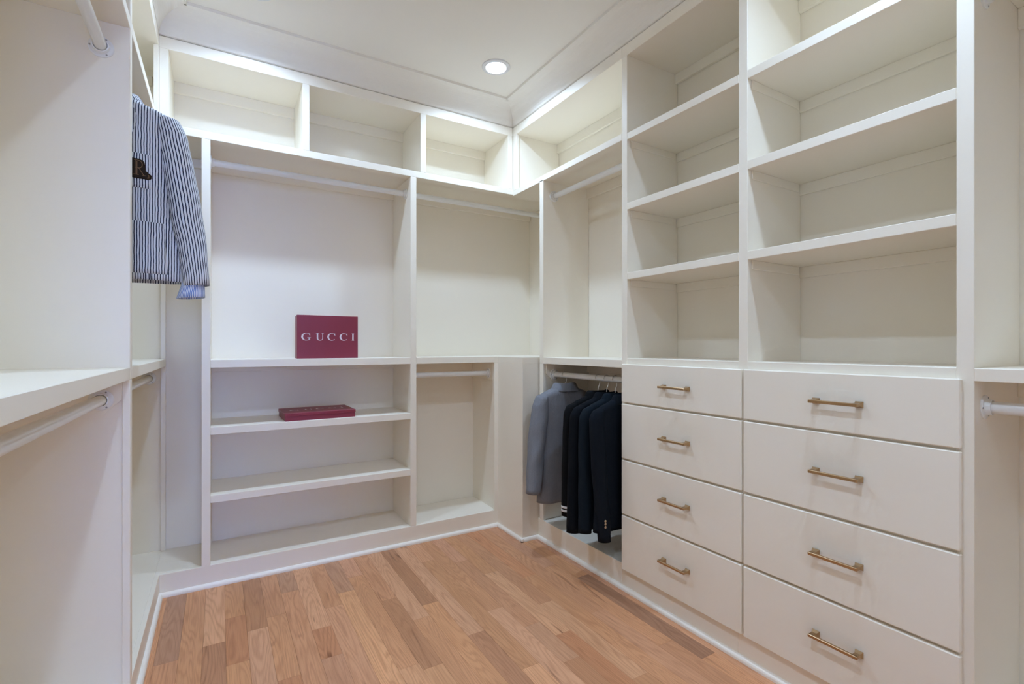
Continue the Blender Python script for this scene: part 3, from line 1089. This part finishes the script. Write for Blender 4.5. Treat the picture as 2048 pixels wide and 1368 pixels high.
def hanger(loc, rz, label, half, bar_mat, hook_turn=1, drop=0.0):
    h = empty("coat_hanger", loc, label, "hanger", "coat hangers on the rods", rz)
    # wire hook over the rod; rod runs along local y through the origin
    R = RODR + 0.0035
    pts = [Vector((0, 0, -0.098 - drop)), Vector((0, 0, -0.072 - drop)), Vector((0, 0, -0.066 - drop * 0.5)), Vector((0.004 * hook_turn, 0, -0.052)), Vector((0.012 * hook_turn, 0, -0.036))]
    for i in range(0, 13):
        a = -0.6 + (PI + 0.75) * i / 12
        pts.append(Vector((R * math.cos(a) * hook_turn, 0, R * math.sin(a) + 0.0)))
    tube("hook", pts, 0.0021, M_CHROME, h, 8, False)
    bar = []
    for i in range(-10, 11):
        s = i / 10
        bar.append(Vector((half * s, 0.0, -0.096 - drop - 0.052 * abs(s) ** 1.25)))
    tube("shoulder_bar", bar, [0.006 - 0.002 * abs(i) / 10 for i in range(-10, 11)], bar_mat, h, 10, False)
    lathe_o = tube("hook_collar", [Vector((0, 0, -0.098 - drop)), Vector((0, 0, -0.072 - drop))], [0.008, 0.005], bar_mat, h, 12, False)
    return h

# ---- striped blazer on the left rod
JX, JY, JZ = XROD_L, 2.20, 2.146
hanger((JX, JY, JZ), 0.0, "hanger holding the striped blazer on the left rod", 0.165, M_BLACKPL)
sj = empty("blazer", (JX, JY, JZ), "navy and white striped blazer with a dark crest, hanging on the left rod", "jacket")
keys = [(-0.066, 0.060, 0.040, 0.95), (-0.076, 0.072, 0.046, 0.9), (-0.087, 0.098, 0.050, 0.85), (-0.102, 0.140, 0.052, 0.8), (-0.116, 0.165, 0.052, 0.8),
        (-0.132, 0.174, 0.054, 0.8), (-0.17, 0.174, 0.058, 0.8), (-0.24, 0.160, 0.062, 0.8), (-0.34, 0.156, 0.064, 0.8), (-0.46, 0.172, 0.062, 0.8),
        (-0.58, 0.198, 0.064, 0.8), (-0.712, 0.214, 0.066, 0.8)]
g = Garment(sj, M_STRIPE, keys, 3, 0.004)
g.fside = -1
for s in (-1, 1):
    sl = g.sleeve([(s * 0.140, 0.0, -0.108, 0.016, 0.020), (s * 0.158, -0.002, -0.125, 0.036, 0.044), (s * 0.172, -0.004, -0.18, 0.045, 0.056), (s * 0.192, -0.006, -0.30, 0.047, 0.056),
              (s * 0.214, -0.012, -0.45, 0.048, 0.053), (s * 0.236, -0.022, -0.60, 0.043, 0.047), (s * 0.249, -0.030, -0.722, 0.039, 0.046)], u0=s * 0.3, wr=0.035)
    cf = g.sleeve([(s * 0.238, -0.020, -0.66, 0.028, 0.034), (s * 0.236, -0.022, -0.72, 0.034, 0.038), (s * 0.232, -0.024, -0.755, 0.040, 0.040), (s * 0.231, -0.025, -0.768, 0.042, 0.041)],
                  mat=M_SHIRT, name="shirt_cuff", n=8, wr=0.02)
    cf["label"] = "blue and white pinstriped shirt cuff"
g.collar(-0.078, 0.056, 0.038, 0.030)
# shirt front in the neckline, lapels, pockets, crest, buttons
def tri_rows(z0, z1, f, n=10):
    return [(z0 + (z1 - z0) * i / n, *f(i / n)) for i in range(n + 1)]
shf = g.patch("shirt_front", tri_rows(-0.080, -0.36, lambda t: (-0.058 * (1 - t) - 0.001, 0.058 * (1 - t) + 0.001)), -1, 0.002, M_SHIRT)
for s in (-1, 1):
    g.patch("lapel", tri_rows(-0.084, -0.37, lambda t: (s * (0.050 * (1 - t)), s * (0.052 * (1 - t) + (0.036 * min(1, t / 0.25) if t < 0.25 else 0.036 * (1 - (t - 0.25) / 0.75)) + 0.003))), -1, 0.006, M_STRIPE, uvscale=1.05, uvshift=0.002)
    g.patch("patch_pocket", tri_rows(-0.508, -0.690, lambda t: (s * 0.045, s * (0.150 + 0.012 * t))), -1, 0.0035, M_STRIPE, n=14, uvshift=0.0031)
g.patch("front_edge", tri_rows(-0.37, -0.705, lambda t: (-0.004, 0.003)), -1, 0.003, M_STRIPE, n=2, uvshift=0.003)
g.patch("chest_pocket", tri_rows(-0.272, -0.392, lambda t: (0.030, 0.112)), -1, 0.0035, M_STRIPE, n=14, uvshift=0.0036)
g.patch("hem_band", tri_rows(-0.686, -0.712, lambda t: (-0.17, 0.17)), -1, 0.002, M_STRIPE, n=24, uvshift=0.0025)
# crest: felt backing cut around the letters, tan outline letters
def crest_rows():
    rows = []
    for i in range(17):
        t = i / 16
        z = -0.293 - 0.068 * t
        right = 0.093 + 0.005 * math.sin(t * PI) if t < 0.55 else (0.098 + 0.017 * min(1, (t - 0.55) / 0.2))
        right -= 0.010 * max(0, (t - 0.93) / 0.07) + 0.012 * max(0, (0.08 - t) / 0.08)
        left_ = 0.034 - 0.004 * math.sin(t * PI) + 0.006 * max(0, (t - 0.93) / 0.07)
        rows.append((z, left_, right))
    return rows
cr = g.patch("crest", crest_rows(), -1, 0.0065, M_PATCH, n=12)
cr["label"] = "dark brown felt crest with tan letters"
def strokes(lines, wd):
    v, f = [], []
    for (x0, z0, x1, z1) in lines:
        dx, dz = x1 - x0, z1 - z0
        L = math.hypot(dx, dz)
        nx, nz = -dz / L * wd, dx / L * wd
        n0 = len(v)
        for (px, pz) in ((x0 + nx, z0 + nz), (x1 + nx, z1 + nz), (x1 - nx, z1 - nz), (x0 - nx, z0 - nz)):
            v.append((px, g.surf(px, pz, -1, 0.0082), pz))
        f.append([n0, n0 + 1, n0 + 2, n0 + 3])
    return v, f
R_ = []
zt, zb = -0.299, -0.349
R_ += [(0.070, zt, 0.070, zb), (0.075, zt - 0.004, 0.075, zb)]
for i in range(8):
    a0, a1 = PI / 2 - PI * i / 8, PI / 2 - PI * (i + 1) / 8
    cx, cz, rr = 0.080, zt - 0.013, 0.013
    R_.append((cx + rr * 0.75 * math.cos(a0), cz + rr * math.sin(a0), cx + rr * 0.75 * math.cos(a1), cz + rr * math.sin(a1)))
R_ += [(0.067, zt, 0.080, zt), (0.070, zt - 0.026, 0.080, zt - 0.026), (0.080, zt - 0.026, 0.094, zb), (0.090, zb, 0.100, zb),
       (0.065, zb, 0.080, zb)]
L_ = [(0.052, zt + 0.001, 0.052, zb - 0.006), (0.047, zt + 0.001, 0.057, zt + 0.001), (0.047, zb - 0.006, 0.108, zb - 0.006), (0.108, zb - 0.006, 0.107, zb + 0.005),
      (0.040, zt + 0.001, 0.040, zb - 0.004)]
v, f = strokes(R_ + L_, 0.0011)
link("crest_letters", mesh("crest_letters", v, f), M_TAN, cr)
for z in (-0.385, -0.47):
    g.button(0.010, g.surf(0.010, z, -1, 0.003), z, -1, M_DARKBTN, 0.009)

# ---- jackets on the low right rod: backs towards the camera
def plain_jacket(label, y, rz, mat, hem, half, dep, cuff, seed, name="blazer", seam=False, zdrop=0.0, group=None, sl_r=0.042, hlabel="", hmat=M_BLACKPL, nearside=None):
    loc = (XROD_R, y, 1.025)
    hanger(loc, rz, hlabel, half - 0.01, hmat, 1, zdrop)
    t = empty(name, loc, label, "jacket", group, rz)
    k = half / 0.172
    keys = [(-0.062 - zdrop, 0.060, dep * 0.85, 0.95), (-0.074 - zdrop, 0.074 * k, dep, 0.9), (-0.087 - zdrop, 0.102 * k, dep, 0.85), (-0.102 - zdrop, 0.142 * k, dep, 0.8),
            (-0.116 - zdrop, 0.165 * k, dep, 0.8), (-0.134 - zdrop, 0.172 * k, dep, 0.8), (-0.18, 0.172 * k, dep * 1.05, 0.8), (-0.28, 0.164 * k, dep * 1.08, 0.8),
            (-0.42, 0.160 * k, dep * 1.05, 0.8), (hem * 0.8, 0.176 * k, dep * 1.1, 0.8), (hem, 0.188 * k, dep * 1.15, 0.8)]
    g = Garment(t, mat, keys, seed, 0.009 if dep > 0.04 else 0.003, seam)
    g.fside = 1
    sleeves = []
    for s in (-1, 1):
        cx, cy, cz = cuff if s < 0 or nearside is None else nearside
        sx = half
        ry = dep * 1.02
        sl = g.sleeve([(s * (sx - 0.032), 0, -0.110 - zdrop, 0.016, ry * 0.5), (s * (sx - 0.014), 0, -0.127 - zdrop, 0.034, ry * 0.85), (s * (sx - 0.0), 0, -0.19, sl_r + 0.003, ry),
                       (s * (sx + (cx - sx) * 0.30), cy * 0.2, -0.19 + (cz + 0.19) * 0.3, sl_r + 0.005, ry),
                       (s * (sx + (cx - sx) * 0.62), cy * 0.5, -0.19 + (cz + 0.19) * 0.6, sl_r + 0.002, ry * 0.95),
                       (s * cx, cy, cz, sl_r - 0.004, ry * 0.9)], wr=0.09 if dep > 0.04 else 0.05)
        sleeves.append(sl)
    g.collar(-0.076 - zdrop, 0.056, dep * 0.82, 0.032)
    return t, g, sleeves

t, g, sl = plain_jacket("light grey wool blazer hanging apart at the left end of the low rod", 2.40, math.radians(-3), M_GREY, -0.745, 0.172, 0.050,
                        (0.240, -0.03, -0.675), 11, seam=True, hlabel="hanger holding the light grey blazer", sl_r=0.043)
t, g, sl = plain_jacket("black cardigan jacket with two white bands on its cuff, next to the grey blazer", 2.095, 0.0, M_BLACKW, -0.70, 0.190, 0.026,
                        (0.218, -0.012, -0.720), 21, zdrop=0.022, hlabel="wire-hook hanger of the black jacket with banded cuffs", sl_r=0.034, hmat=M_CLEAR)
for zc in (-0.672, -0.690):
    s0 = 1.0
    for s, par in ((-1, sl[0]), (1, sl[1])):
        b = g.sleeve([(s * 0.2155, -0.011, zc + 0.0055, 0.0345, 0.0275), (s * 0.2160, -0.0112, zc, 0.0345, 0.0275), (s * 0.2165, -0.0115, zc - 0.0055, 0.0343, 0.0273)], mat=M_WHITEKNIT, name="cuff_band", n=4, wr=0.0, parent=par)
t, g, sl = plain_jacket("deep navy blazer hanging second among the dark jackets, behind the black one", 2.025, 0.0, M_NAVY1, -0.770, 0.195, 0.027,
                        (0.226, -0.004, -0.785), 22, zdrop=0.025, hlabel="wire-hook hanger of the deep navy blazer", sl_r=0.040, hmat=M_CLEAR)
t, g, sl = plain_jacket("blue-tinged navy blazer, third of the dark jackets on the low rod", 1.958, 0.0, M_NAVY2, -0.755, 0.190, 0.026,
                        (0.205, -0.004, -0.770), 23, zdrop=0.025, hlabel="wire-hook hanger of the third dark jacket", sl_r=0.038, hmat=M_CLEAR)
t, g, sl = plain_jacket("dark navy blazer with three gold cuff buttons, nearest the drawers", 1.885, math.radians(2), M_NAVY3, -0.745, 0.192, 0.030,
                        (0.162, -0.018, -0.790), 24, zdrop=0.025, hlabel="wire-hook hanger of the blazer with gold cuff buttons", sl_r=0.036, hmat=M_CLEAR)
for i in range(3):
    g.button(-0.180, -0.047, -0.680 - 0.0145 * i, -1, M_GOLDBTN, 0.0062, parent=sl[0])
